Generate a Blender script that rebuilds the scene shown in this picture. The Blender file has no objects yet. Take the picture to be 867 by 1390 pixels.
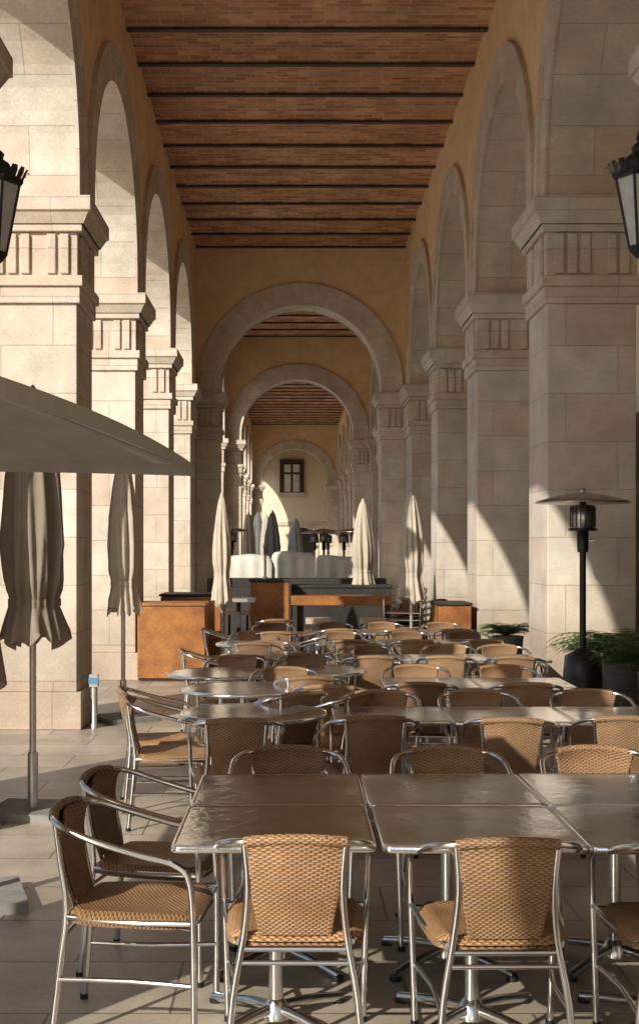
import bpy, math, random
from mathutils import Vector, Matrix
random.seed(7)
pi=math.pi
scene=bpy.context.scene
col=scene.collection

# ------------------------------------------------------------------ materials
def newmat(name):
    m=bpy.data.materials.new(name); m.use_nodes=True
    nt=m.node_tree; b=nt.nodes['Principled BSDF']
    return m,nt,b
def N(nt,t,**k):
    n=nt.nodes.new(t)
    for a,v in k.items():
        if a in n.inputs.keys(): n.inputs[a].default_value=v
        else: setattr(n,a,v)
    return n
def L(nt,a,b): nt.links.new(a,b)
def c4(c): return (c[0],c[1],c[2],1)
def mixc(nt,fac,a,b,mode='MIX'):
    n=nt.nodes.new('ShaderNodeMix'); n.data_type='RGBA'; n.blend_type=mode
    for s,v in ((n.inputs[0],fac),(n.inputs[6],a),(n.inputs[7],b)):
        if hasattr(v,'is_linked'): nt.links.new(v,s)
        else: s.default_value=v
    return n.outputs[2]
def ramp(nt,fac,p0,c0,p1,c1):
    r=nt.nodes.new('ShaderNodeValToRGB')
    r.color_ramp.elements[0].position=p0; r.color_ramp.elements[0].color=c4(c0)
    r.color_ramp.elements[1].position=p1; r.color_ramp.elements[1].color=c4(c1)
    nt.links.new(fac,r.inputs[0]); return r.outputs[0]
def bump(nt,b,h,strength,dist):
    n=N(nt,'ShaderNodeBump'); n.inputs['Strength'].default_value=strength; n.inputs['Distance'].default_value=dist
    L(nt,h,n.inputs['Height']); L(nt,n.outputs[0],b.inputs['Normal'])
def noise(nt,vec,scale,detail=5,rough=.6):
    n=N(nt,'ShaderNodeTexNoise'); n.inputs['Scale'].default_value=scale; n.inputs['Detail'].default_value=detail; n.inputs['Roughness'].default_value=rough
    if vec is not None: L(nt,vec,n.inputs['Vector'])
    return n.outputs[0]

def blockmat(name,c1,c2,cm,bw,rh,mort,rough=.85,nscale=3,off=.5,stain=.25,bumpd=.01,fine=40,grime=False):
    m,nt,b=newmat(name)
    uv=N(nt,'ShaderNodeUVMap'); geo=N(nt,'ShaderNodeNewGeometry')
    br=N(nt,'ShaderNodeTexBrick'); br.offset=off
    br.inputs['Color1'].default_value=c4(c1); br.inputs['Color2'].default_value=c4(c2); br.inputs['Mortar'].default_value=c4(cm)
    br.inputs['Scale'].default_value=1; br.inputs['Mortar Size'].default_value=mort; br.inputs['Mortar Smooth'].default_value=.2
    br.inputs['Bias'].default_value=0; br.inputs['Brick Width'].default_value=bw; br.inputs['Row Height'].default_value=rh
    L(nt,uv.outputs[0],br.inputs['Vector'])
    n1=noise(nt,geo.outputs['Position'],nscale); n2=noise(nt,geo.outputs['Position'],fine,3,.7); n3=noise(nt,geo.outputs['Position'],.7,3,.6)
    lo=1-stain
    f1=ramp(nt,n1,.3,(lo,lo,lo*.97),.7,(1.08,1.07,1.05))
    c=mixc(nt,1.0,br.outputs['Color'],f1,'MULTIPLY')
    f2=ramp(nt,n2,.25,(.86,.86,.85),.75,(1.1,1.1,1.1))
    c=mixc(nt,1.0,c,f2,'MULTIPLY')
    f3=ramp(nt,n3,.35,(.88,.85,.82),.65,(1.05,1.05,1.06))
    c=mixc(nt,1.0,c,f3,'MULTIPLY')
    if grime:
        sp=N(nt,'ShaderNodeSeparateXYZ'); L(nt,geo.outputs['Position'],sp.inputs[0])
        a=N(nt,'ShaderNodeMath',operation='MULTIPLY_ADD'); L(nt,n1,a.inputs[0]); a.inputs[1].default_value=-1.6; L(nt,sp.outputs[2],a.inputs[2])
        c=mixc(nt,1.0,c,ramp(nt,a.outputs[0],0,(.72,.69,.66),.35,(1,1,1)),'MULTIPLY')
    L(nt,c,b.inputs['Base Color']); b.inputs['Roughness'].default_value=rough
    h=N(nt,'ShaderNodeMath',operation='MULTIPLY_ADD'); L(nt,br.outputs['Fac'],h.inputs[0]); h.inputs[1].default_value=-1.0; 
    h2=N(nt,'ShaderNodeMath',operation='MULTIPLY'); L(nt,n2,h2.inputs[0]); h2.inputs[1].default_value=.35
    L(nt,h2.outputs[0],h.inputs[2])
    bump(nt,b,h.outputs[0],.8,bumpd)
    return m
M_STONE=blockmat('stone_blocks',(.70,.655,.575),(.67,.545,.45),(.50,.455,.40),1.0,.46,.005,stain=.2,bumpd=.006,grime=True)
M_CEIL=blockmat('ceiling_brick',(.84,.45,.26),(.46,.20,.105),(.66,.52,.40),.29,.095,.009,stain=.3,bumpd=.02,nscale=1.5,fine=14)
M_FLOOR=blockmat('stone_paving',(.55,.475,.38),(.44,.38,.31),(.2,.175,.14),.9,.6,.006,rough=.42,stain=.36,bumpd=.003,nscale=2)
M_PLAZA=blockmat('plaza_paving',(.60,.53,.44),(.53,.47,.39),(.28,.26,.23),.8,.4,.008,rough=.8)

def plainmat(name,c,rough=.7,metal=0,var=.2,scale=5,bd=0,spec=None):
    m,nt,b=newmat(name); geo=N(nt,'ShaderNodeTexCoord')
    n=noise(nt,geo.outputs['Object'],scale)
    cc=ramp(nt,n,.3,[x*(1-var) for x in c],.7,[min(1,x*(1+var)) for x in c])
    L(nt,cc,b.inputs['Base Color']); b.inputs['Roughness'].default_value=rough; b.inputs['Metallic'].default_value=metal
    if bd: bump(nt,b,n,.6,bd)
    return m
def stucco():
    m,nt,b=newmat('ochre_stucco'); geo=N(nt,'ShaderNodeNewGeometry')
    n1=noise(nt,geo.outputs['Position'],.6,7,.62); n2=noise(nt,geo.outputs['Position'],60,3,.7); n3=noise(nt,geo.outputs['Position'],2.6,6,.7)
    c=ramp(nt,n1,.32,(.80,.57,.33),.7,(.92,.71,.46))
    c=mixc(nt,1.0,c,ramp(nt,n3,.3,(.84,.82,.80),.65,(1.04,1.04,1.04)),'MULTIPLY')
    L(nt,c,b.inputs['Base Color']); b.inputs['Roughness'].default_value=.9
    bump(nt,b,n2,.4,.003); return m
M_STUC=stucco()
M_CREAM=plainmat('cream_plaster',(.80,.70,.53),.9,var=.08,scale=.6)
M_BEAM=plainmat('dark_steel_beam',(.055,.05,.05),.6,.2,var=.3,scale=3)
M_ALU=plainmat('aluminium_tube',(.74,.735,.72),.2,1.0,var=.06,scale=20)
M_MAST=plainmat('mast_metal',(.62,.61,.58),.35,.7,var=.08)
M_BLACK=plainmat('black_metal',(.02,.02,.02),.4,.3,var=.3)
M_DARKP=plainmat('dark_panel',(.035,.03,.028),.5,0,var=.35)
M_WHITE=plainmat('white_panel',(.60,.57,.51),.8,0,var=.12,scale=3)
M_HSTEEL=plainmat('heater_steel',(.45,.42,.38),.3,1.0,var=.15)
M_BLUE=plainmat('blue_plastic',(.08,.22,.4),.5)
M_CUSH=plainmat('cushion',(.5,.4,.28),.9)
M_CONC=plainmat('concrete',(.27,.26,.24),.85,0,var=.2,scale=8,bd=.004)
M_GLASSD=plainmat('dark_window_glass',(.02,.022,.024),.08,0,var=.2)
M_GLASSL=plainmat('pale_window_glass',(.72,.70,.62),.15,0,var=.2,scale=1.5)
M_WOOD=plainmat('dark_wood',(.06,.032,.02),.5,0,var=.3,scale=6)
M_SLATE=plainmat('roof_tiles',(.3,.16,.1),.9,var=.2)
def rust():
    m,nt,b=newmat('corten_steel'); g=N(nt,'ShaderNodeTexCoord')
    n=noise(nt,g.outputs['Object'],3,7,.65); n2=noise(nt,g.outputs['Object'],30,4,.7)
    c=ramp(nt,n,.28,(.20,.065,.02),.72,(.50,.21,.05))
    c=mixc(nt,1.0,c,ramp(nt,n2,.3,(.75,.75,.75),.7,(1.1,1.1,1.1)),'MULTIPLY')
    L(nt,c,b.inputs['Base Color']); b.inputs['Roughness'].default_value=.5; bump(nt,b,n2,.4,.003); return m
M_RUST=rust()
def tabletop():
    m,nt,b=newmat('pressed_steel_top'); g=N(nt,'ShaderNodeTexCoord'); oi=N(nt,'ShaderNodeObjectInfo')
    add=N(nt,'ShaderNodeVectorMath',operation='ADD'); L(nt,g.outputs['Object'],add.inputs[0])
    cm=N(nt,'ShaderNodeCombineXYZ'); mu=N(nt,'ShaderNodeMath',operation='MULTIPLY'); L(nt,oi.outputs['Random'],mu.inputs[0]); mu.inputs[1].default_value=37
    L(nt,mu.outputs[0],cm.inputs[0]); L(nt,cm.outputs[0],add.inputs[1])
    n=noise(nt,add.outputs[0],5,7,.7); n5=noise(nt,add.outputs[0],2.2,3,.5)
    vo=N(nt,'ShaderNodeTexVoronoi'); vo.inputs['Scale'].default_value=26; L(nt,add.outputs[0],vo.inputs['Vector'])
    c=ramp(nt,n,.32,(.70,.70,.68),.68,(.92,.92,.91)); L(nt,c,b.inputs['Base Color'])
    b.inputs['Metallic'].default_value=.9
    r=N(nt,'ShaderNodeMapRange'); L(nt,n,r.inputs[0]); r.inputs[1].default_value=.35; r.inputs[2].default_value=.65; r.inputs[3].default_value=.05; r.inputs[4].default_value=.17
    L(nt,r.outputs[0],b.inputs['Roughness'])
    ad=N(nt,'ShaderNodeMath',operation='MULTIPLY_ADD'); L(nt,vo.outputs['Distance'],ad.inputs[0]); ad.inputs[1].default_value=.15; 
    a2=N(nt,'ShaderNodeMath',operation='MULTIPLY_ADD'); L(nt,n5,a2.inputs[0]); a2.inputs[1].default_value=2.0; L(nt,n,a2.inputs[2]); L(nt,a2.outputs[0],ad.inputs[2])
    bump(nt,b,ad.outputs[0],.4,.006); return m
M_TOP=tabletop()
def wicker(name,ca,cb):
    m,nt,b=newmat(name); uv=N(nt,'ShaderNodeUVMap'); sp=N(nt,'ShaderNodeSeparateXYZ'); L(nt,uv.outputs[0],sp.inputs[0])
    def sn(o,f,ph=0):
        a=N(nt,'ShaderNodeMath',operation='MULTIPLY_ADD'); L(nt,o,a.inputs[0]); a.inputs[1].default_value=f; a.inputs[2].default_value=ph
        s=N(nt,'ShaderNodeMath',operation='SINE'); L(nt,a.outputs[0],s.inputs[0]); return s.outputs[0]
    su=sn(sp.outputs[0],2*pi/.028); sv=sn(sp.outputs[1],2*pi/.0155); sf=sn(sp.outputs[1],2*pi/.00775,pi/2)
    mu=N(nt,'ShaderNodeMath',operation='MULTIPLY'); L(nt,su,mu.inputs[0]); L(nt,sv,mu.inputs[1])
    ad=N(nt,'ShaderNodeMath',operation='MULTIPLY_ADD'); L(nt,sf,ad.inputs[0]); ad.inputs[1].default_value=-.3; L(nt,mu.outputs[0],ad.inputs[2])
    mr=N(nt,'ShaderNodeMapRange'); L(nt,ad.outputs[0],mr.inputs[0]); mr.inputs[1].default_value=-1.05; mr.inputs[2].default_value=.35
    g=N(nt,'ShaderNodeTexCoord'); oi=N(nt,'ShaderNodeObjectInfo')
    n=noise(nt,g.outputs['Object'],9,4); n4=noise(nt,g.outputs['Object'],120,2)
    base=ramp(nt,n,.3,ca,.7,cb)
    base=mixc(nt,1.0,base,ramp(nt,n4,.3,(.8,.78,.76),.7,(1.12,1.12,1.12)),'MULTIPLY')
    hv=N(nt,'ShaderNodeHueSaturation'); L(nt,base,hv.inputs['Color'])
    vr=N(nt,'ShaderNodeMapRange'); L(nt,oi.outputs['Random'],vr.inputs[0]); vr.inputs[3].default_value=.55; vr.inputs[4].default_value=1.1; L(nt,vr.outputs[0],hv.inputs['Value'])
    c=mixc(nt,mr.outputs[0],(.10,.047,.02,1),hv.outputs[0])
    L(nt,c,b.inputs['Base Color']); b.inputs['Roughness'].default_value=.45
    bump(nt,b,mr.outputs[0],.9,.005); return m
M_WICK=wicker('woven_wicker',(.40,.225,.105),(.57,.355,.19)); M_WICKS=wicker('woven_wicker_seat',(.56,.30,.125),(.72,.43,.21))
def canvas(name,c):
    m,nt,b=newmat(name); g=N(nt,'ShaderNodeTexCoord'); n=noise(nt,g.outputs['Object'],6,5,.6); n2=noise(nt,g.outputs['Object'],90,2,.5)
    cc=ramp(nt,n,.3,[x*.88 for x in c],.7,[x*1.06 for x in c]); L(nt,cc,b.inputs['Base Color']); b.inputs['Roughness'].default_value=.95
    tr=N(nt,'ShaderNodeBsdfTranslucent'); L(nt,cc,tr.inputs[0]); mx=N(nt,'ShaderNodeMixShader'); mx.inputs[0].default_value=.22
    L(nt,b.outputs[0],mx.inputs[1]); L(nt,tr.outputs[0],mx.inputs[2]); L(nt,mx.outputs[0],nt.nodes['Material Output'].inputs[0])
    bump(nt,b,n2,.3,.002); return m
M_CANV=canvas('taupe_canvas',(.36,.30,.235)); M_CANVL=canvas('cream_canvas',(.66,.58,.47)); M_CANVG=canvas('grey_canvas',(.25,.25,.26)); M_CANVB=canvas('pale_blue_canvas',(.50,.55,.58)); M_CANVO=canvas('open_canvas',(.48,.44,.39))
def frosted():
    m,nt,b=newmat('frosted_lantern_glass'); b.inputs['Roughness'].default_value=.3
    n=noise(nt,None,12); L(nt,ramp(nt,n,.3,(.5,.5,.48),.7,(.68,.68,.66)),b.inputs['Base Color']); return m
M_FROST=frosted()
def leafm(name,a,bb):
    m,nt,b=newmat(name); g=N(nt,'ShaderNodeNewGeometry'); n=noise(nt,g.outputs['Position'],4,3)
    L(nt,ramp(nt,n,.3,a,.7,bb),b.inputs['Base Color']); b.inputs['Roughness'].default_value=.55; return m
M_LEAF=leafm('leaf_green',(.035,.075,.018),(.09,.15,.04))

# ------------------------------------------------------------------ mesh builder
class MB:
    def __init__(s): s.v=[];s.f=[];s.m=[];s.uv=[];s.sm=[];s.mats=[];s.off=(0,0)
    def mi(s,m):
        if m not in s.mats: s.mats.append(m)
        return s.mats.index(m)
    def face(s,pts,mat,uv=None,smooth=False):
        i=len(s.v); s.v+= [tuple(p) for p in pts]; s.f.append(tuple(range(i,i+len(pts)))); s.m.append(s.mi(mat)); s.uv.append(uv); s.sm.append(smooth)
    def box(s,x0,x1,y0,y1,z0,z1,mat,skip=''):
        P=[(x0,y0,z0),(x1,y0,z0),(x1,y1,z0),(x0,y1,z0),(x0,y0,z1),(x1,y0,z1),(x1,y1,z1),(x0,y1,z1)]
        i0=len(s.v); s.v+=P; k=s.mi(mat)
        F={'b':(3,2,1,0),'t':(4,5,6,7),'n':(0,1,5,4),'r':(1,2,6,5),'f':(2,3,7,6),'l':(3,0,4,7)}
        for kk,q in F.items():
            if kk in skip: continue
            s.f.append(tuple(i0+i for i in q)); s.m.append(k); s.uv.append(None); s.sm.append(False)
    def grid(s,P,mat,uvs=None,smooth=True,wrap=False):
        i0=len(s.v); R=len(P); C=len(P[0])
        for r in P: s.v+=[tuple(p) for p in r]
        k=s.mi(mat)
        for i in range(R-1):
            for j in range(C if wrap else C-1):
                j2=(j+1)%C
                s.f.append((i0+i*C+j,i0+i*C+j2,i0+(i+1)*C+j2,i0+(i+1)*C+j)); s.m.append(k); s.sm.append(smooth)
                s.uv.append([uvs[i][j],uvs[i][j2],uvs[i+1][j2],uvs[i+1][j]] if uvs else None)
    def tube(s,pts,r,mat,n=8,sub=5,closed=False,smoothpath=True):
        pts=[Vector(p) for p in pts]
        if smoothpath and len(pts)>2:
            Q=[]; M=len(pts); rng=M if closed else M-1
            for i in range(rng):
                if closed: p0,p1,p2,p3=pts[(i-1)%M],pts[i],pts[(i+1)%M],pts[(i+2)%M]
                else: p0,p1,p2,p3=pts[max(i-1,0)],pts[i],pts[i+1],pts[min(i+2,M-1)]
                for k in range(sub):
                    t=k/sub; Q.append(.5*((2*p1)+(p2-p0)*t+(2*p0-5*p1+4*p2-p3)*t*t+(3*p1-p0-3*p2+p3)*t**3))
            if not closed: Q.append(pts[-1])
        else: Q=pts
        up=Vector((0,0,1)); rows=[]; prev=None
        M=len(Q)
        for i,q in enumerate(Q):
            if closed: d=(Q[(i+1)%M]-Q[i-1])
            else: d=Q[min(i+1,M-1)]-Q[max(i-1,0)]
            d.normalize()
            if prev is None:
                a=Vector((1,0,0)) if abs(d.z)>.9 else up
                u=d.cross(a).normalized()
            else:
                u=(prev-d*prev.dot(d)).normalized()
            prev=u; w=d.cross(u)
            rr=r[i*len(r)//M] if isinstance(r,(list,tuple)) else r
            rows.append([q+(u*math.cos(2*pi*k/n)+w*math.sin(2*pi*k/n))*rr for k in range(n)])
        if closed: rows.append(rows[0])
        s.grid(rows,mat,wrap=True)
        if not closed:
            s.face(rows[0],mat); s.face(rows[-1][::-1],mat)
    def lathe(s,prof,mat,cx=0,cy=0,n=24,smooth=True,cap=True):
        rows=[[(cx+r*math.cos(2*pi*k/n),cy+r*math.sin(2*pi*k/n),z) for k in range(n)] for r,z in prof]
        s.grid(rows,mat,wrap=True,smooth=smooth)
        if cap:
            s.face(rows[0][::-1],mat); s.face(rows[-1],mat)
    def mesh(s,name):
        me=bpy.data.meshes.new(name); me.from_pydata(s.v,[],s.f); 
        for m in s.mats: me.materials.append(m)
        me.polygons.foreach_set('material_index',s.m); me.polygons.foreach_set('use_smooth',s.sm)
        ul=me.uv_layers.new(name='UVMap').data
        for p,uv in zip(me.polygons,s.uv):
            if uv is None:
                nrm=p.normal; ax=max(range(3),key=lambda a:abs(nrm[a]))
                for li in p.loop_indices:
                    c=me.vertices[me.loops[li].vertex_index].co
                    q=(c.y,c.z) if ax==0 else ((c.x,c.z) if ax==1 else (c.x,c.y))
                    ul[li].uv=(q[0]+s.off[0],q[1]+s.off[1])
            else:
                for li,q in zip(p.loop_indices,uv): ul[li].uv=q
        me.update(); return me
    def obj(s,name,parent=None):
        o=bpy.data.objects.new(name,s.mesh(name)); col.objects.link(o)
        if parent: o.parent=parent
        return o
def empty(name,loc=(0,0,0)):
    e=bpy.data.objects.new(name,None); e.location=loc; col.objects.link(e); return e
def inst(me,name,x,y,z=0,rot=0,s=1):
    o=bpy.data.objects.new(name,me); o.location=(x,y,z); o.rotation_euler=(0,0,rot); o.scale=(s,s,s); col.objects.link(o); return o
def bevel(o,w=.008,seg=2):
    m=o.modifiers.new('bev','BEVEL'); m.width=w; m.segments=seg; m.limit_method='ANGLE'; m.angle_limit=math.radians(50)

# ------------------------------------------------------------------ arcade
XL,XR,T=-2.05,2.45,.85
ZC=8.22; ZCAP=5.08; APEX=7.13; YE=82.0
arc=empty('arcade_building')
def pier(x0,x1,y0,y1,name,faces='lrnf'):
    b=MB(); b.off=(random.random()*3,random.randint(0,9)*.46)
    b.box(x0-.05,x1+.05,y0-.05,y1+.05,0,.36,M_STONE)
    b.box(x0,x1,y0,y1,.36,4.08,M_STONE)
    b.box(x0-.035,x1+.035,y0-.035,y1+.035,4.08,4.24,M_STONE)
    b.box(x0-.065,x1+.065,y0-.065,y1+.065,4.24,4.34,M_STONE)
    b.box(x0-.01,x1+.01,y0-.01,y1+.01,4.34,4.76,M_STONE)
    w=.085;g=.04
    def ribs(a0,a1,fn):
        n=int((a1-a0-.1)/(w+g)); st=(a1-a0-(n*(w+g)-g))/2
        for i in range(n):
            if (i%4)==3 and n>4: continue
            fn(a0+st+i*(w+g),a0+st+i*(w+g)+w)
    ribs(x0,x1,lambda a,c:(b.box(a,c,y0-.045,y0-.01,4.36,4.74,M_STONE),b.box(a,c,y1+.01,y1+.045,4.36,4.74,M_STONE)))
    ribs(y0,y1,lambda a,c:(b.box(x0-.045,x0-.01,a,c,4.36,4.74,M_STONE),b.box(x1+.01,x1+.045,a,c,4.36,4.74,M_STONE)))
    b.box(x0-.06,x1+.06,y0-.06,y1+.06,4.76,4.83,M_STONE)
    def ring(p0,z0,p1,z1):
        A=[(x0-p0,y0-p0,z0),(x1+p0,y0-p0,z0),(x1+p0,y1+p0,z0),(x0-p0,y1+p0,z0)]
        B=[(x0-p1,y0-p1,z1),(x1+p1,y0-p1,z1),(x1+p1,y1+p1,z1),(x0-p1,y1+p1,z1)]
        for i in range(4):
            j=(i+1)%4; b.face([A[i],A[j],B[j],B[i]],M_STONE)
    ring(.075,4.83,.135,4.94)
    b.box(x0-.155,x1+.155,y0-.155,y1+.155,4.94,5.08,M_STONE)
    o=b.obj(name,arc); bevel(o,.009)
    return o
def arcpts(a,c,n=28):
    cy=(a+c)/2;R=(c-a)/2;zs=APEX-R
    P=[(a,ZCAP)]
    for i in range(n+1):
        t=pi-pi*i/n; P.append((cy+R*math.cos(t),zs+R*math.sin(t)))
    P.append((c,ZCAP)); return P
def sidewall(xin,xout,piers,name):
    b=MB(); sg=1 if xin>xout else -1
    zt=ZC+.3
    openings=[(piers[i][1],piers[i+1][0]) for i in range(len(piers)-1)]
    for (a,c) in piers:
        for x in (xin,xout): b.face([(x,a,ZCAP),(x,c,ZCAP),(x,c,zt),(x,a,zt)],M_STUC if x==xin or xin>0 else M_STONE)
    for (a,c) in openings:
        P=arcpts(a,c); s=0
        for i in range(len(P)-1):
            (y0,z0),(y1,z1)=P[i],P[i+1]
            d=math.hypot(y1-y0,z1-z0)
            for x in (xin,xout):
                if abs(y1-y0)>1e-5: b.face([(x,y0,z0),(x,y1,z1),(x,y1,zt),(x,y0,zt)],M_STUC if x==xin or xin>0 else M_STONE)
            b.face([(xin,y0,z0),(xin,y1,z1),(xout,y1,z1),(xout,y0,z0)],M_STONE,[(.05,s),(.05,s+d),(.9,s+d),(.9,s)])
            s+=d
        for (xf,dr) in ((xin,sg),(xout,-sg)):
            for (r0,r1,pr) in ((-.012,.25,.03),(.25,.40,.055)):
                cy=(a+c)/2;R=(c-a)/2;zs=APEX-R
                pts=[(pi,ZCAP-zs)]+[(pi-pi*i/28,0) for i in range(29)]+[(0,ZCAP-zs)]
                s=0; prev=None
                for k,(t,dz) in enumerate(pts):
                    q=[(cy+(R+r)*math.cos(t),zs+(R+r)*math.sin(t)+dz) for r in (r0,r1)]
                    if prev:
                        d=math.hypot(q[0][0]-prev[0][0],q[0][1]-prev[0][1])*1.05
                        xp=xf+dr*pr
                        b.face([(xp,*prev[0]),(xp,*q[0]),(xp,*q[1]),(xp,*prev[1])],M_STONE,[(.05,s),(.05,s+d),(.4,s+d),(.4,s)])
                        b.face([(xp,*prev[0]),(xp,*q[0]),(xf-dr*.0,*q[0]),(xf-dr*.0,*prev[0])],M_STONE,[(.05,s),(.05,s+d),(.1,s+d),(.1,s)])
                        b.face([(xp,*prev[1]),(xp,*q[1]),(xf,*q[1]),(xf,*prev[1])],M_STONE,[(.05,s),(.05,s+d),(.1,s+d),(.1,s)])
                        s+=d
                    prev=q
    return b.obj(name,arc)
piers=[(13.3+4.65*k-.95,13.3+4.65*k) for k in range(-4,3)]
YS=piers[0][0]  # gallery cut short behind the camera, end left open to let light in
piers+= [(26.3,28.6)]
w=(10.6-1.9)/3
y=28.6
for i in range(2): y+=w; piers.append((y,y+.95)); y+=.95
piers.append((39.2,41.0)); w=(26-5*.95)/6; y=41.0
for i in range(5): y+=w; piers.append((y,y+.95)); y+=.95
piers.append((67.0,68.9)); w=(YE-68.9-2*.95)/3; y=68.9
for i in range(2): y+=w; piers.append((y,y+.95)); y+=.95
piers.append((YE,YE+1))
for (a,c) in piers:
    pier(XL-T,XL,a,c,'left_pier'); pier(XR,XR+T,a,c,'right_pier')
sidewall(XL,XL-T,piers,'left_arch_wall'); sidewall(XR,XR+T,piers,'right_arch_wall')
def crosswall(yn,yf):
    b=MB(); cx=.2; r=1.74; zs=5.24; zt=ZC+.3; n=36
    P=[(cx-r,ZCAP)]+[(cx-r*math.cos(pi*i/n),zs+r*math.sin(pi*i/n)) for i in range(n+1)]+[(cx+r,ZCAP)]
    s=0
    for yy in (yn,yf):
        b.face([(XL,yy,ZCAP),(cx-r,yy,ZCAP),(cx-r,yy,zt),(XL,yy,zt)],M_STUC); b.face([(cx+r,yy,ZCAP),(XR,yy,ZCAP),(XR,yy,zt),(cx+r,yy,zt)],M_STUC)
    for i in range(len(P)-1):
        (x0,z0),(x1,z1)=P[i],P[i+1]; d=math.hypot(x1-x0,z1-z0)
        for yy in (yn,yf):
            if abs(x1-x0)>1e-5: b.face([(x0,yy,z0),(x1,yy,z1),(x1,yy,zt),(x0,yy,zt)],M_STUC)
        b.face([(x0,yn,z0),(x1,yn,z1),(x1,yf,z1),(x0,yf,z0)],M_STONE,[(.05,s),(.05,s+d),(.9,s+d),(.9,s)]); s+=d
    for yf2,dr in ((yn,-1),(yf,1)):
        for (r0,r1,pr) in ((-.012,.30,.035),(.30,.45,.065)):
            pts=[(pi,ZCAP-zs)]+[(pi-pi*i/n,0) for i in range(n+1)]+[(0,ZCAP-zs)]; s=0; prev=None
            for t,dz in pts:
                q=[(cx+(r+k)*math.cos(t),zs+(r+k)*math.sin(t)+dz) for k in (r0,r1)]
                if prev:
                    d=math.hypot(q[0][0]-prev[0][0],q[0][1]-prev[0][1])*1.1; yp=yf2+dr*pr
                    A=lambda p,yy:(p[0],yy,p[1])
                    b.face([A(prev[0],yp),A(q[0],yp),A(q[1],yp),A(prev[1],yp)],M_STONE,[(.05,s),(.05,s+d),(.45,s+d),(.45,s)])
                    b.face([A(prev[0],yp),A(q[0],yp),A(q[0],yf2),A(prev[0],yf2)],M_STONE,[(.05,s),(.05,s+d),(.1,s+d),(.1,s)])
                    b.face([A(prev[1],yp),A(q[1],yp),A(q[1],yf2),A(prev[1],yf2)],M_STONE,[(.05,s),(.05,s+d),(.1,s+d),(.1,s)])
                    s+=d
                prev=q
    b.obj('cross_arch_wall',arc)
    pier(XL+.003,cx-r,yn,yf,'cross_pier'); pier(cx+r,XR-.003,yn,yf,'cross_pier')
crosswall(27.7,28.5); crosswall(39.8,40.6); crosswall(67.6,68.4)
# ceiling
b=MB(); bm=MB()
yb=27.68
ys=[]; k=-29
while yb+1.16*k<YE: ys.append(yb+1.16*k); k+=1
for i in range(len(ys)-1):
    a,c=ys[i],ys[i+1]; n=8
    P=[];U=[]
    for j in range(n+1):
        t=j/n; P.append([(XL,a+(c-a)*t,ZC+.07*4*t*(1-t)),(XR,a+(c-a)*t,ZC+.07*4*t*(1-t))]); o=i*.137
        U.append([(XL+o*3.3,t*1.14+i*1.235),(XR+o*3.3,t*1.14+i*1.235)])
    b.grid(P,M_CEIL,U)
for a in ys:
    bm.box(XL,XR,a-.045,a+.045,ZC-.03,ZC-.012,M_BEAM); bm.box(XL,XR,a-.012,a+.012,ZC-.012,ZC+.11,M_BEAM)
b.obj('brick_vault_ceiling',arc); bm.obj('ceiling_beams',arc)
# unseen storeys above, added to block the sky light
b=MB()
b.box(XL-T-.12,XR+7,YS-.1,YE+12,ZC+.30,ZC+.62,M_STONE)
b.box(XL-T,XR+7,YS,YE+12,ZC+.62,17,M_STUC)
b.box(XL-T-.3,XR+7.3,YS-.3,YE+12.3,17,17.4,M_STONE)
for k in range(-3,14):
    yc=10.5+4.65*k
    b.box(XL-T-.06,XL-T-.005,yc-.9,yc+.9,ZC+.9,ZC+3.6,M_STONE); b.box(XL-T-.09,XL-T-.062,yc-.65,yc+.65,ZC+1.1,ZC+3.4,M_GLASSD)
    b.box(XL-T-.06,XL-T-.005,yc-.8,yc+.8,ZC+4.8,ZC+7.2,M_STONE); b.box(XL-T-.09,XL-T-.062,yc-.55,yc+.55,ZC+5,ZC+7,M_GLASSD)
b.obj('unseen_upper_storeys',arc)
# shop side behind the right piers
b=MB(); XS=4.1
b.box(XR+T+.002,XS+3,YS,YE,ZC,ZC+.28,M_CREAM)
b.box(XS,XS+.3,YS,YE,0,ZC,M_CREAM)
for i in range(len(piers)-1):
    a,c=piers[i][1],piers[i+1][0]; a+=.35;c-=.35
    b.box(XS-.10,XS-.004,a-.18,c+.18,0,3.5,M_STONE)
    b.box(XS-.13,XS-.102,a,c,.02,3.3,M_WOOD)
    m=(a+c)/2
    for u,v in ((a+.12,m-.06),(m+.06,c-.12)):
        b.box(XS-.145,XS-.132,u,v,.35,2.35,M_GLASSD); b.box(XS-.145,XS-.132,u,v,2.5,3.18,M_GLASSD)
b.obj('shopfronts',arc)
# end wall
b=MB()
b.box(XL-T,XR+T,YE+.05,YE+.5,0,ZC+.3,M_CREAM)
b.box(XL,XR,YE-.03,YE+.04,3.2,3.45,M_STONE)
b.obj('end_wall',arc)
b=MB(); yy=YE-.02
P=[(-.05,0),(1.5,0)]+[( .725+.775*math.cos(pi*i/16),2.3+.775*math.sin(pi*i/16)) for i in range(17)]
b.face([(x,yy+.03,z) for x,z in P],M_DARKP)
for i in range(16):
    q=lambda r,i:(.725+r*math.cos(pi*i/16),yy,2.3+r*math.sin(pi*i/16))
    b.face([q(.775,i),q(.775,i+1),q(1.0,i+1),q(1.0,i)],M_STONE)
b.box(-.28,-.05,yy,yy+.06,0,2.3,M_STONE); b.box(1.5,1.73,yy,yy+.06,0,2.3,M_STONE)
b.obj('end_doorway',arc)
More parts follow.
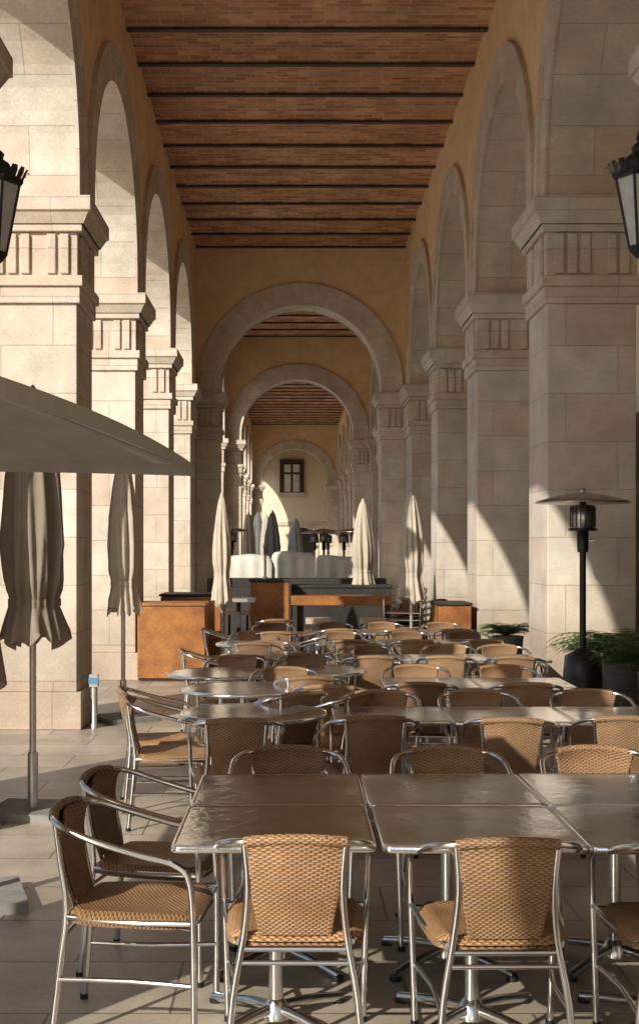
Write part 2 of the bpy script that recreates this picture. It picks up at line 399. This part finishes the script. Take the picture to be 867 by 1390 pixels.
# small window in the end wall
b=MB()
b.box(-.78,.88,YE-.20,YE-.02,5.08,5.3,M_STONE); b.box(-.72,-.5,YE-.14,YE-.02,5.3,7.2,M_WOOD); b.box(.6,.82,YE-.14,YE-.02,5.3,7.2,M_WOOD); b.box(-.72,.82,YE-.16,YE-.02,7.2,7.4,M_WOOD)
b.box(-.5,.6,YE-.05,YE-.022,5.3,7.2,M_GLASSD)
b.box(.02,.08,YE-.07,YE-.052,5.3,7.2,M_WOOD); b.box(-.5,.6,YE-.075,YE-.052,6.5,6.56,M_WOOD)
b.box(-.44,-.02,YE-.065,YE-.052,5.36,6.46,M_GLASSL); b.box(.12,.54,YE-.065,YE-.052,5.36,6.46,M_GLASSL); b.box(-.44,-.02,YE-.065,YE-.052,6.6,7.1,M_GLASSL); b.box(.12,.54,YE-.065,YE-.052,6.6,7.1,M_GLASSL)
b.obj('end_window',arc)

# ------------------------------------------------------------------ ground
b=MB(); b.box(-400,400,-400,500,-.4,-.15,M_PLAZA,skip='b'); b.obj('ground')
b=MB(); b.box(XL-T-.9,XS+3,YS-1.5,YE+12,-.149,0,M_FLOOR,skip='b'); b.obj('arcade_pavement')
# opposite side of the square
opp=empty('apartment_building')
b=MB(); b.box(-102,-90,-60,120,-.15,15,M_CREAM); b.box(-102.4,-89.6,-60.4,120.4,15,15.6,M_STONE); b.box(-102,-90.4,-60,120,15.6,17,M_SLATE)
for k in range(38):
    yc=-56+4.65*k
    b.box(-89.99,-89.9,yc-1.5,yc+1.5,0,4.5,M_DARKP)
    for z in (6,9.2,12.2):
        b.box(-89.99,-89.93,yc-.75,yc+.75,z-.15,z+2.15,M_STONE); b.box(-89.925,-89.9,yc-.55,yc+.55,z,z+2,M_GLASSD)
b.obj('facade',opp)

# ------------------------------------------------------------------ chair
def chair_mesh():
    b=MB(); r=.0125
    half=[(.245,.235,0),(.255,.235,.30),(.265,.225,.57),(.268,.17,.645),(.268,.05,.675),(.266,-.10,.715),(.245,-.215,.752),(.17,-.283,.775),(0,-.305,.782)]
    full=half+[(-x,y,z) for x,y,z in half[:-1][::-1]]
    b.tube(full,r,M_ALU,sub=4)
    for s in (1,-1):
        b.tube([(s*.165,-.278,.765),(s*.155,-.262,.62),(s*.17,-.235,.45),(s*.205,-.25,.25),(s*.225,-.275,0)],r,M_ALU,sub=3)
        b.tube([(s*.258,.23,.44),(s*.235,.0,.432),(s*.185,-.225,.432)],r*.85,M_ALU,sub=3)
        b.lathe([(.016,0),(.016,.02)],M_BLACK,s*.245,.235,8); b.lathe([(.016,0),(.016,.02)],M_BLACK,s*.225,-.275,8)
    b.tube([(.258,.23,.43),(-.258,.23,.43)],r*.85,M_ALU); b.tube([(.185,-.234,.41),(-.185,-.234,.41)],r*.85,M_ALU); b.tube([(.19,-.238,.365),(-.19,-.238,.365)],r*.7,M_ALU)
    b.tube([(.245,.235,.22),(.21,-.0,.22),(.212,-.25,.22)],r*.7,M_ALU,sub=2); b.tube([(-.245,.235,.22),(-.21,0,.22),(-.212,-.25,.22)],r*.7,M_ALU,sub=2)
    n=18; P=[];U=[]
    for i in range(n+1):
        a=[];u=[]
        for j in range(n+1):
            p=-1+2*i/n;q=-1+2*j/n
            x=p*math.sqrt(1-.5*q**6*.55); y=q*math.sqrt(1-.5*p**6*.55)
            e=max(abs(p),abs(q)); z=.466-.026*(1-e**2)- (.03 if e>.99 else 0)
            xx=x*(.235+.018*y); yy=y*.235
            if e>.99: xx*=1.03; yy*=1.03
            a.append((xx,yy,z)); u.append((xx,yy))
        P.append(a);U.append(u)
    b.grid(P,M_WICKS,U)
    b.grid([[(p[0],p[1],p[2]-.022) for p in row] for row in P],M_WICK,U)
    for off in (0,.014):
        P=[];U=[]
        for i in range(13):
            t=i/12; z=.455+(.785-.455)*t
            hw=.112+.062*t**1.2; a=[];u=[]
            for j in range(13):
                q=-1+2*j/12
                x=q*hw; dep=-.225-.075*math.sin(t*pi/2) + .055*(x/.2)**2*(.4+.6*t)
                zz=z-.016*(q*q)*t
                if t>.99: dep+=(.012 if off else -.012)
                a.append((x,dep-.012+off*1.6,zz)); u.append((x/(hw/.15),z))
            P.append(a);U.append(u)
        b.grid(P,M_WICK,U)
    b.tube([(-.165,-.282,.774),(-.09,-.301,.784),(0,-.307,.787),(.09,-.301,.784),(.165,-.282,.774)],.0185,M_WICK,sub=3)
    for s in (1,-1):
        e=[]
        for i in range(0,13,3):
            t=i/12; hw=.112+.062*t**1.2; e.append((s*hw,-.225-.075*math.sin(t*pi/2)+.055*(hw/.2)**2*(.4+.6*t),.455+.33*t-.016*t-.006))
        b.tube(e,.009,M_WICK,sub=3,n=6)
    return b.mesh('patio_chair')
CH=chair_mesh()
def chair(x,y,rot,jit=.12):
    inst(CH,'patio_chair',x+random.uniform(-.02,.02),y+random.uniform(-.03,.03),.0,rot+random.uniform(-jit,jit))
FWD,BCK,RGT,LFT=0,pi,-pi/2,pi/2
# ------------------------------------------------------------------ tables
def base(b):
    b.lathe([(.026,.02),(.026,.70)],M_ALU,n=14); b.lathe([(.055,.03),(.05,.07),(.028,.10)],M_ALU,n=14)
    for k in range(4):
        a=k*pi/2+pi/4; c,s=math.cos(a),math.sin(a)
        b.tube([(0,0,.065),(.15*c,.15*s,.055),(.34*c,.34*s,.022)],.02,M_ALU,sub=3)
        b.tube([(0,0,.68),(.22*c,.22*s,.695)],.012,M_ALU,smoothpath=False)
        b.lathe([(.025,0),(.025,.02)],M_BLACK,.33*c,.33*s,8)
def sq_table():
    b=MB(); h=.348; r=.03
    def ring(hh,z,rr):
        pts=[]
        for cx,cy,a0 in ((1,1,0),(-1,1,pi/2),(-1,-1,pi),(1,-1,3*pi/2)):
            for k in range(4):
                a=a0+k*pi/6; pts.append((cx*(hh-rr)+rr*math.cos(a),cy*(hh-rr)+rr*math.sin(a),z))
        return pts
    R=[ring(h-.012,.703,r),ring(h,.706,r),ring(h+.001,.718,r),ring(h-.001,.728,r),ring(h-.005,.7315,r),ring(h-.012,.730,r),ring(h-.016,.729,r)]
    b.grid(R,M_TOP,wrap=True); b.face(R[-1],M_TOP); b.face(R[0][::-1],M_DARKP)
    base(b); return b.mesh('square_cafe_table')
def rd_table():
    b=MB(); R=.45
    b.lathe([(R-.01,.703),(R,.708),(R+.002,.72),(R-.004,.731),(R-.018,.7305),(R-.024,.729)],M_TOP,n=56)
    base(b); return b.mesh('round_cafe_table')
SQ,RD=sq_table(),rd_table()
def sq(x,y):
    o=inst(SQ,'square_cafe_table',x+random.uniform(-.004,.004),y,random.uniform(-.004,.0),random.uniform(-.006,.006)); o.rotation_euler[0]=random.uniform(-.006,.006); o.rotation_euler[1]=random.uniform(-.006,.006)
def rd(x,y): inst(RD,'round_cafe_table',x,y,0,random.random()*3)
for j in range(2):
    for i in range(4):
        sq(-.05+.702*i,4.69+.71*j)
chair(0.0,4.47,FWD,.03); chair(.70,4.47,FWD,.04); chair(1.36,4.45,FWD,.05)
chair(-.53,4.72,RGT-.08,.02); chair(-.52,5.40,RGT-.18,.03)
chair(0.0,5.82,BCK,.04); chair(.72,5.80,BCK,.04); chair(1.42,5.80,BCK,.04)
rows=[(7.82,[.60,1.30,2.0]),(9.66,[1.03,1.73]),(11.9,[.75,1.45,2.0]),(13.9,[.6,1.3,1.95]),(15.7,[.5,1.2,1.9])]
for (yy,xs) in rows:
    for x in xs:
        sq(x,yy)
for x,y in ((.45,7.45),(1.27,7.42),(1.88,7.45),(-.33,7.35),(.55,8.2),(1.25,8.2),(1.95,8.22),
            (.28,9.1),(.95,9.3),(1.65,9.28),(1.0,10.05),(1.72,10.05),
            (.72,11.5),(1.4,11.52),(2.0,11.5),(.7,12.28),(1.5,12.3),(2.05,12.25),(.65,13.5),(1.3,13.5),(1.95,13.55),(.55,14.3),(1.3,14.3),(2.0,14.3),
            (.5,15.3),(1.25,15.32),(1.95,15.3),(.5,16.1),(1.2,16.1),(1.9,16.1)):
    rw=min(rows,key=lambda r:abs(r[0]-y)); chair(x,y,FWD if y<rw[0] else BCK,.2)
for x,y in ((-.23,7.92),(-.34,9.28),(-.56,10.45),(-.22,12.2),(-.35,13.7),(-.2,15.3),(.18,10.7)): rd(x,y)
for x,y,r in ((-.74,8.12,RGT),(-.84,8.72,RGT+.15),(.22,8.55,LFT-.5),(-.1,8.65,.6),(-.05,9.9,BCK),(-.5,11.0,BCK),(-.75,12.0,RGT),(-.35,11.6,FWD),
              (.1,11.2,BCK),(.3,12.3,LFT),(-.2,12.8,BCK),(-.35,13.1,FWD),(.1,13.9,LFT),(-.4,14.3,BCK),(-.75,15.2,RGT),(-.15,14.8,FWD),(-.2,15.9,BCK),(.15,9.75,FWD)):
    chair(x,y,r)

# ------------------------------------------------------------------ closed parasols
def parasol_mesh(mat,seed,bot=1.12,top=2.72,wd=1.0,tie=1.38,r0=.05):
    rnd=random.Random(seed); b=MB(); n=96; P=[]
    ph=[rnd.uniform(0,6) for _ in range(6)]
    zs=[top-(top-bot)*i/48 for i in range(49)]
    for z in zs:
        t=(top-z)/(top-tie) if z>tie else 1
        if z>tie:
            r=r0+(.16-r0)*min(1,t*1.5)**.7+.02*math.sin(min(1,t)*pi)
            k=max(0,(z-tie)/.15); r*= (.84+.16*min(1,k))
        else:
            q=(tie-z)/(tie-bot); r=.135+.06*q**.8
        row=[]
        amp=.10+.20*min(1,t) if z>tie else .2+.15*(tie-z)/(tie-bot)
        for j in range(n):
            a=2*pi*j/n
            fold=1-2*abs(math.sin(4*a+ph[0]+.35*math.sin(z*3+ph[1])))**.6
            f=1+amp*(.55*fold+.4*math.sin(11*a+ph[2]+z*2.0)+.25*math.sin(3*a+ph[3]+z*1.3)+.12*math.sin(21*a+z*5+ph[4]))
            zz=z
            if z<bot+.02: zz=z+.03*math.sin(8*a+ph[4])+.03*math.sin(3*a+ph[5])
            row.append((r*wd*f*math.cos(a),r*wd*f*math.sin(a),zz))
        P.append(row)
    b.grid(P,mat,wrap=True); b.face(P[0],mat)
    S=[[(p[0]*1.06,p[1]*1.06,z) for p in min(P,key=lambda r:abs(r[0][2]-tie))] for z in (tie-.025,tie+.025)]
    b.grid(S,mat,wrap=True)
    b.lathe([(.022,.03),(.022,top+.05)],M_MAST,n=14); b.lathe([(r0*wd*.9,top-.005),(.03,top+.03),(.02,top+.06),(.004,top+.08)],mat,n=12)
    b.lathe([(.034,.05),(.034,.40),(.026,.41)],M_MAST,n=14)
    b.box(-.26,.26,-.26,.26,0,.05,M_CONC)
    return b.mesh('closed_parasol')
PA=[parasol_mesh(M_CANV,1,wd=1.08,bot=1.13,r0=.10),parasol_mesh(M_CANVL,2,top=2.52,bot=1.10,wd=.84,r0=.09),parasol_mesh(M_CANVL,3,top=2.42,bot=1.0,wd=.70),parasol_mesh(M_CANVG,4,top=2.6,bot=1.2,wd=1.1),parasol_mesh(M_CANVB,5,top=2.4,bot=1.2),parasol_mesh(M_CANV,6,top=2.6,bot=1.08,wd=.8),parasol_mesh(M_CANVL,9,top=2.45,bot=1.05,wd=.95)]
for k,x,y in ((0,-1.68,8.4),(1,-1.69,13.0),(2,-.93,17.4),(6,1.60,17.2),(6,1.13,20.3),(5,-1.57,6.3),(3,-.45,31.5),(3,-.85,33),(1,-1.0,30.5),(4,.12,31),(1,-.62,32.2)):
    inst(PA[k],'closed_parasol',x,y,0,random.random()*6)
def open_parasol():
    b=MB(); h=1.33; zr=2.06; zp=2.56; n=20
    def z(p,q):
        e=max(abs(p),abs(q)); d=min(abs(p),abs(q))/max(e,1e-4)
        sag=.025*(1-d**2)*e**2
        return zp-(zp-zr)*e + sag
    P=[[(h*(-1+2*i/n),h*(-1+2*j/n),z(-1+2*i/n,-1+2*j/n)) for j in range(n+1)] for i in range(n+1)]
    b.grid(P,M_CANVO,smooth=True)
    rim=[P[i][0] for i in range(n+1)]+[P[n][j] for j in range(1,n+1)]+[P[i][n] for i in range(n-1,-1,-1)]+[P[0][j] for j in range(n-1,0,-1)]
    b.grid([rim,[(x*1.004,y*1.004,zz-.045) for x,y,zz in rim]],M_CANVO,wrap=True)
    for sx,sy in ((1,1),(1,-1),(-1,1),(-1,-1),(1,0),(-1,0),(0,1),(0,-1)):
        b.tube([(0,0,2.52),(sx*h*.5,sy*h*.5,z(.5*sx,.5*sy)-.02),(sx*h*.985,sy*h*.985,z(sx,sy)-.02)],.009,M_MAST,n=6)
        b.tube([(0,0,2.1),(sx*h*.5,sy*h*.5,z(.5*sx,.5*sy)-.025)],.008,M_MAST,n=6,smoothpath=False)
    b.lathe([(.024,.03),(.024,2.66)],M_MAST,n=14); b.lathe([(.04,2.05),(.04,2.15)],M_MAST,n=12); b.lathe([(.034,.05),(.034,.4)],M_MAST)
    b.box(-.26,.26,-.26,.26,0,.05,M_CONC)
    return b.mesh('open_parasol')
inst(open_parasol(),'open_parasol',-1.80,3.82,0,-.07)

# ------------------------------------------------------------------ patio heaters
def heater_mesh():
    b=MB()
    b.lathe([(.20,0),(.20,.05),(.17,.06),(.17,.62),(.155,.80),(.05,.86),(.04,.87)],M_BLACK,n=32)
    b.lathe([(.028,.85),(.028,1.72)],M_BLACK,n=16)
    b.lathe([(.045,1.70),(.05,1.75),(.05,1.88),(.075,1.89)],M_BLACK,n=20)
    b.lathe([(.095,1.89),(.105,1.90),(.105,2.10),(.09,2.11)],M_HSTEEL,n=28)
    for k in range(16):
        a=2*pi*k/16; b.tube([(.108*math.cos(a),.108*math.sin(a),1.92),(.108*math.cos(a),.108*math.sin(a),2.09)],.005,M_BLACK,n=5,smoothpath=False)
    b.lathe([(.10,1.885),(.125,1.89),(.125,1.905),(.10,1.91)],M_BLACK,n=28)
    b.lathe([(.02,2.22),(.09,2.215),(.25,2.185),(.39,2.145),(.41,2.13),(.405,2.125),(.25,2.165),(.02,2.19)],M_HSTEEL,n=48)
    b.lathe([(.03,2.11),(.03,2.2)],M_BLACK,n=10); b.lathe([(.02,2.22),(.02,2.25),(.005,2.26)],M_HSTEEL,n=10)
    b.tube([(.05,-.03,1.80),(.10,-.06,1.80)],.012,M_HSTEEL,smoothpath=False)
    return b.mesh('patio_heater')
HM=heater_mesh()
inst(HM,'patio_heater',2.53,11.2)
for x,y in ((.8,31.5),(1.35,33),(1.0,35),(-1.35,29.5),(.6,33.5),(1.5,30.5)): inst(HM,'patio_heater',x,y)

# ------------------------------------------------------------------ lanterns
def lantern(x,y,z,side):
    b=MB(); n=6
    def hexl(prof,mat): b.lathe(prof,mat,n=n,smooth=False)
    hexl([(.07,-.33),(.15,.10)],M_FROST)
    for k in range(6):
        a=2*pi*k/6; b.tube([(.073*math.cos(a),.073*math.sin(a),-.33),(.155*math.cos(a),.155*math.sin(a),.10)],.009,M_BLACK,n=6,smoothpath=False)
    hexl([(.03,-.40),(.06,-.37),(.08,-.345),(.08,-.325)],M_BLACK)
    hexl([(.17,.10),(.18,.115),(.18,.14),(.12,.17),(.09,.24),(.05,.27)],M_BLACK)
    b.lathe([(.05,.27),(.06,.30),(.02,.34),(.03,.36),(.008,.42)],M_BLACK,n=12)
    for k in range(18):
        a=2*pi*k/18; c,s=math.cos(a),math.sin(a); tx,ty=-s,c
        f=lambda r,zz,wv:[(r*c-tx*wv,r*s-ty*wv,zz),(r*c+tx*wv,r*s+ty*wv,zz)]
        b.grid([f(.165,.12,.024),f(.19,.17,.03),f(.205,.20,.02),f(.218,.19,.004)],M_BLACK)
    wx=(XR-x) if side>0 else (XL-x)
    b.tube([(0,0,.38),(wx*.35,0,.50),(wx*.8,0,.42),(wx,0,.2)],.014,M_BLACK); b.tube([(0,0,.36),(wx*.5,0,.3),(wx,0,.05)],.009,M_BLACK)
    b.lathe([(.05,.0),(.06,.1),(.05,.3)],M_BLACK,wx*.99,0,10)
    o=b.obj('wall_lantern'); o.location=(x,y,z); return o
lantern(2.22,8.2,3.98,1); lantern(-1.88,8.2,3.94,-1)

# ------------------------------------------------------------------ terrace furniture
def cbox(name,parts,bv=.01):
    b=MB()
    for p in parts: b.box(*p)
    o=b.obj(name); bevel(o,bv,3); return o
cbox('corten_planter_box',[(-2.0,-1.12,16.8,17.6,.04,.98,M_RUST),(-2.02,-1.10,16.78,17.62,.985,1.02,M_RUST),(-1.97,-1.15,16.83,17.57,0,.038,M_DARKP)])
cbox('corten_planter_box',[(-1.85,-.98,18.3,19.1,.04,1.05,M_RUST),(-1.87,-.96,18.28,19.12,1.055,1.09,M_DARKP)])
cbox('corten_planter_box',[(1.93,2.36,16.9,17.7,.04,.98,M_RUST),(1.91,2.38,16.88,17.72,.985,1.02,M_DARKP)])
cbox('service_counter',[(-.62,-.03,19.6,20.4,.04,1.22,M_RUST),(-.64,-.01,19.58,20.42,1.225,1.27,M_DARKP),(0.0,1.55,19.9,20.5,.04,1.12,M_DARKP),(-.0,1.57,19.88,20.52,1.125,1.17,M_DARKP)])
cbox('high_bar_table',[(0.0,1.42,18.2,18.8,.93,1.06,M_RUST),(.02,.09,18.22,18.29,0,.928,M_DARKP),(1.33,1.40,18.22,18.29,0,.928,M_DARKP),(.02,.09,18.71,18.78,0,.928,M_DARKP),(1.33,1.40,18.71,18.78,0,.928,M_DARKP),(.1,1.32,18.48,18.52,.2,.26,M_DARKP)])
cbox('high_bar_table',[(-.98,-.5,18.0,18.5,.98,1.03,M_MAST),(-.77,-.71,18.22,18.28,.05,.978,M_DARKP),(-.92,-.56,18.07,18.43,0,.048,M_DARKP)])
for sx,sy in ((.95,17.6),(.2,17.55),(-1.0,20.0)):
    cbox('bar_stool',[(sx,sx+.35,sy,sy+.35,.70,.78,M_CUSH)]+[(sx+u,sx+u+.03,sy+v,sy+v+.03,0,.698,M_DARKP) for u in (.02,.30) for v in (.02,.30)]+[(sx+.05,sx+.30,sy+.025,sy+.045,.25,.28,M_DARKP)])
cbox('dark_terrace_planter',[(-1.5,1.7,23.0,23.6,0,1.2,M_DARKP),(-1.2,.9,22.4,22.9,0,1.05,M_DARKP)])
def banquette(x0,x1,y,h,seed):
    rnd=random.Random(seed); b=MB(); n=24; P=[]
    prof=[(0,.35),(0,h-.14),(.03,h-.05),(.10,h),(.2,h+.01),(.3,h-.03),(.36,h-.12),(.40,h-.35),(.44,.62),(.9,.55),(.95,.5),(.96,.12)]
    for i in range(n+1):
        t=i/n; x=x0+(x1-x0)*t; e=min(t,1-t)*(x1-x0); dr=-.07*max(0,1-e/.08)**2
        P.append([(x+.012*math.sin(zz*9+seed),y+yy+.012*math.sin(x*23+zz*6+seed),zz+(dr+.018*math.sin(x*7+seed) if zz>h-.3 else 0)) for yy,zz in prof])
    b.grid(P,M_WHITE)
    for q in (P[0],P[-1]): b.face(q+[(q[0][0],y+.95,.12),(q[0][0],y,.12)],M_WHITE)
    b.box(x0+.02,x1-.02,y+.03,y+.9,0,.34,M_DARKP)
    b.obj('terrace_banquette')
banquette(-1.45,-.40,26.0,1.60,1); banquette(-.38,.50,26.1,1.66,2); banquette(.52,1.5,25.95,1.58,3)
for sx,sy in ((-1.2,24.4),(-.2,24.5),(.9,24.3)):
    b=MB(); b.lathe([(.3,.98),(.31,1.0),(.3,1.02)],M_TOP,n=28); b.lathe([(.025,.03),(.025,.98)],M_BLACK,n=12); b.lathe([(.22,0),(.22,.02),(.05,.04)],M_BLACK,n=24); o=b.obj('round_bar_table'); o.location=(sx,sy,0)
b=MB(); b.tube([(0,0,0),(0,0,.3),(0,-.05,.36),(0,-.12,.34),(0,-.13,.28)],.022,M_MAST,sub=4); b.lathe([(.05,0),(.05,.02),(.025,.03)],M_MAST,n=14); b.tube([(0,-.05,.36),(0,-.05,.48)],.012,M_BLACK,smoothpath=False)
o=b.obj('beer_tap'); o.location=(-.40,19.9,1.27)
chair(-.25,17.4,.3)
for k in range(5):
    inst(CH,'patio_chair',1.62,18.3-.02*k,.10*k,pi*.9)
for k in range(3):
    inst(CH,'patio_chair',1.95,19.0-.02*k,.10*k,.8)
b=MB(); b.lathe([(.04,0),(.035,.04),(.03,.05),(.03,.40)],M_MAST,n=12); b.box(-.04,.04,-.04,.04,.40,.52,M_MAST); b.box(-.045,.045,-.045,-.041,.43,.49,M_BLUE)
o=b.obj('service_outlet_post'); o.location=(-1.90,12.45,0)

# ------------------------------------------------------------------ plants
def fern(name,x,y,z,n,Ln,seed):
    rnd=random.Random(seed); b=MB()
    for k in range(n):
        a=rnd.uniform(0,2*pi); l=Ln*rnd.uniform(.6,1); up=rnd.uniform(.5,1.3); c,s=math.cos(a),math.sin(a)
        pts=[]
        for i in range(12):
            t=i/11; r=l*t; h=up*l*(t-.75*t*t)
            pts.append(Vector((r*c,r*s,h)))
        for i in range(1,12):
            p=pts[i]; d=(pts[i]-pts[i-1]).normalized(); sd=Vector((-s,c,0)); ll=.11*math.sin(pi*min(1,i/11*.9+.08))+.02
            for sg in (-1,1):
                tip=p+sd*sg*ll+d*.05+Vector((0,0,-.02)); q=(p-pts[i-1])*.3
                b.face([p-q*.6,p+q*.6,tip+q*.2,tip-q*.1],M_LEAF)
        b.tube(pts,.004,M_LEAF,n=4,smoothpath=False)
    b.lathe([(.15,-z),(.20,-.02),(.21,-.01),(.17,0)],M_CONC,n=20)
    o=b.obj(name); o.location=(x,y,z)
fern('potted_fern',2.98,11.75,.74,100,.62,1); fern('potted_fern',3.05,10.6,.72,80,.6,2); fern('potted_fern',2.66,15.9,.66,50,.4,3)

# ------------------------------------------------------------------ light
el=math.radians(28); az=(-.60,-.80)
to=Vector((az[0]*math.cos(el),az[1]*math.cos(el),math.sin(el)))
sd=bpy.data.lights.new('sun','SUN'); sd.energy=5; sd.angle=math.radians(.5); sd.color=(1,.94,.83)
so=bpy.data.objects.new('sun',sd); so.rotation_euler=(-to).to_track_quat('-Z','Y').to_euler(); so.location=(-20,-20,30); col.objects.link(so)
wd=bpy.data.worlds.new('World'); scene.world=wd; wd.use_nodes=True; nt=wd.node_tree
sk=nt.nodes.new('ShaderNodeTexSky'); sk.sky_type='NISHITA'; sk.sun_disc=False; sk.sun_elevation=el; sk.sun_rotation=math.atan2(az[0],az[1])
bg=nt.nodes['Background']; bg.inputs[1].default_value=.15; nt.links.new(sk.outputs[0],bg.inputs[0])
scene.view_settings.view_transform='Standard'; scene.view_settings.look='None'; scene.view_settings.exposure=0
cd=bpy.data.cameras.new('camera'); co=bpy.data.objects.new('camera',cd); col.objects.link(co)
co.location=(0,0,1.73); co.rotation_euler=(pi/2,0,0); cd.sensor_width=36; cd.lens=36*1750/1390
cd.shift_x=38.5/1390; cd.shift_y=50/1390; cd.clip_end=2000; cd.clip_start=.05
scene.camera=co
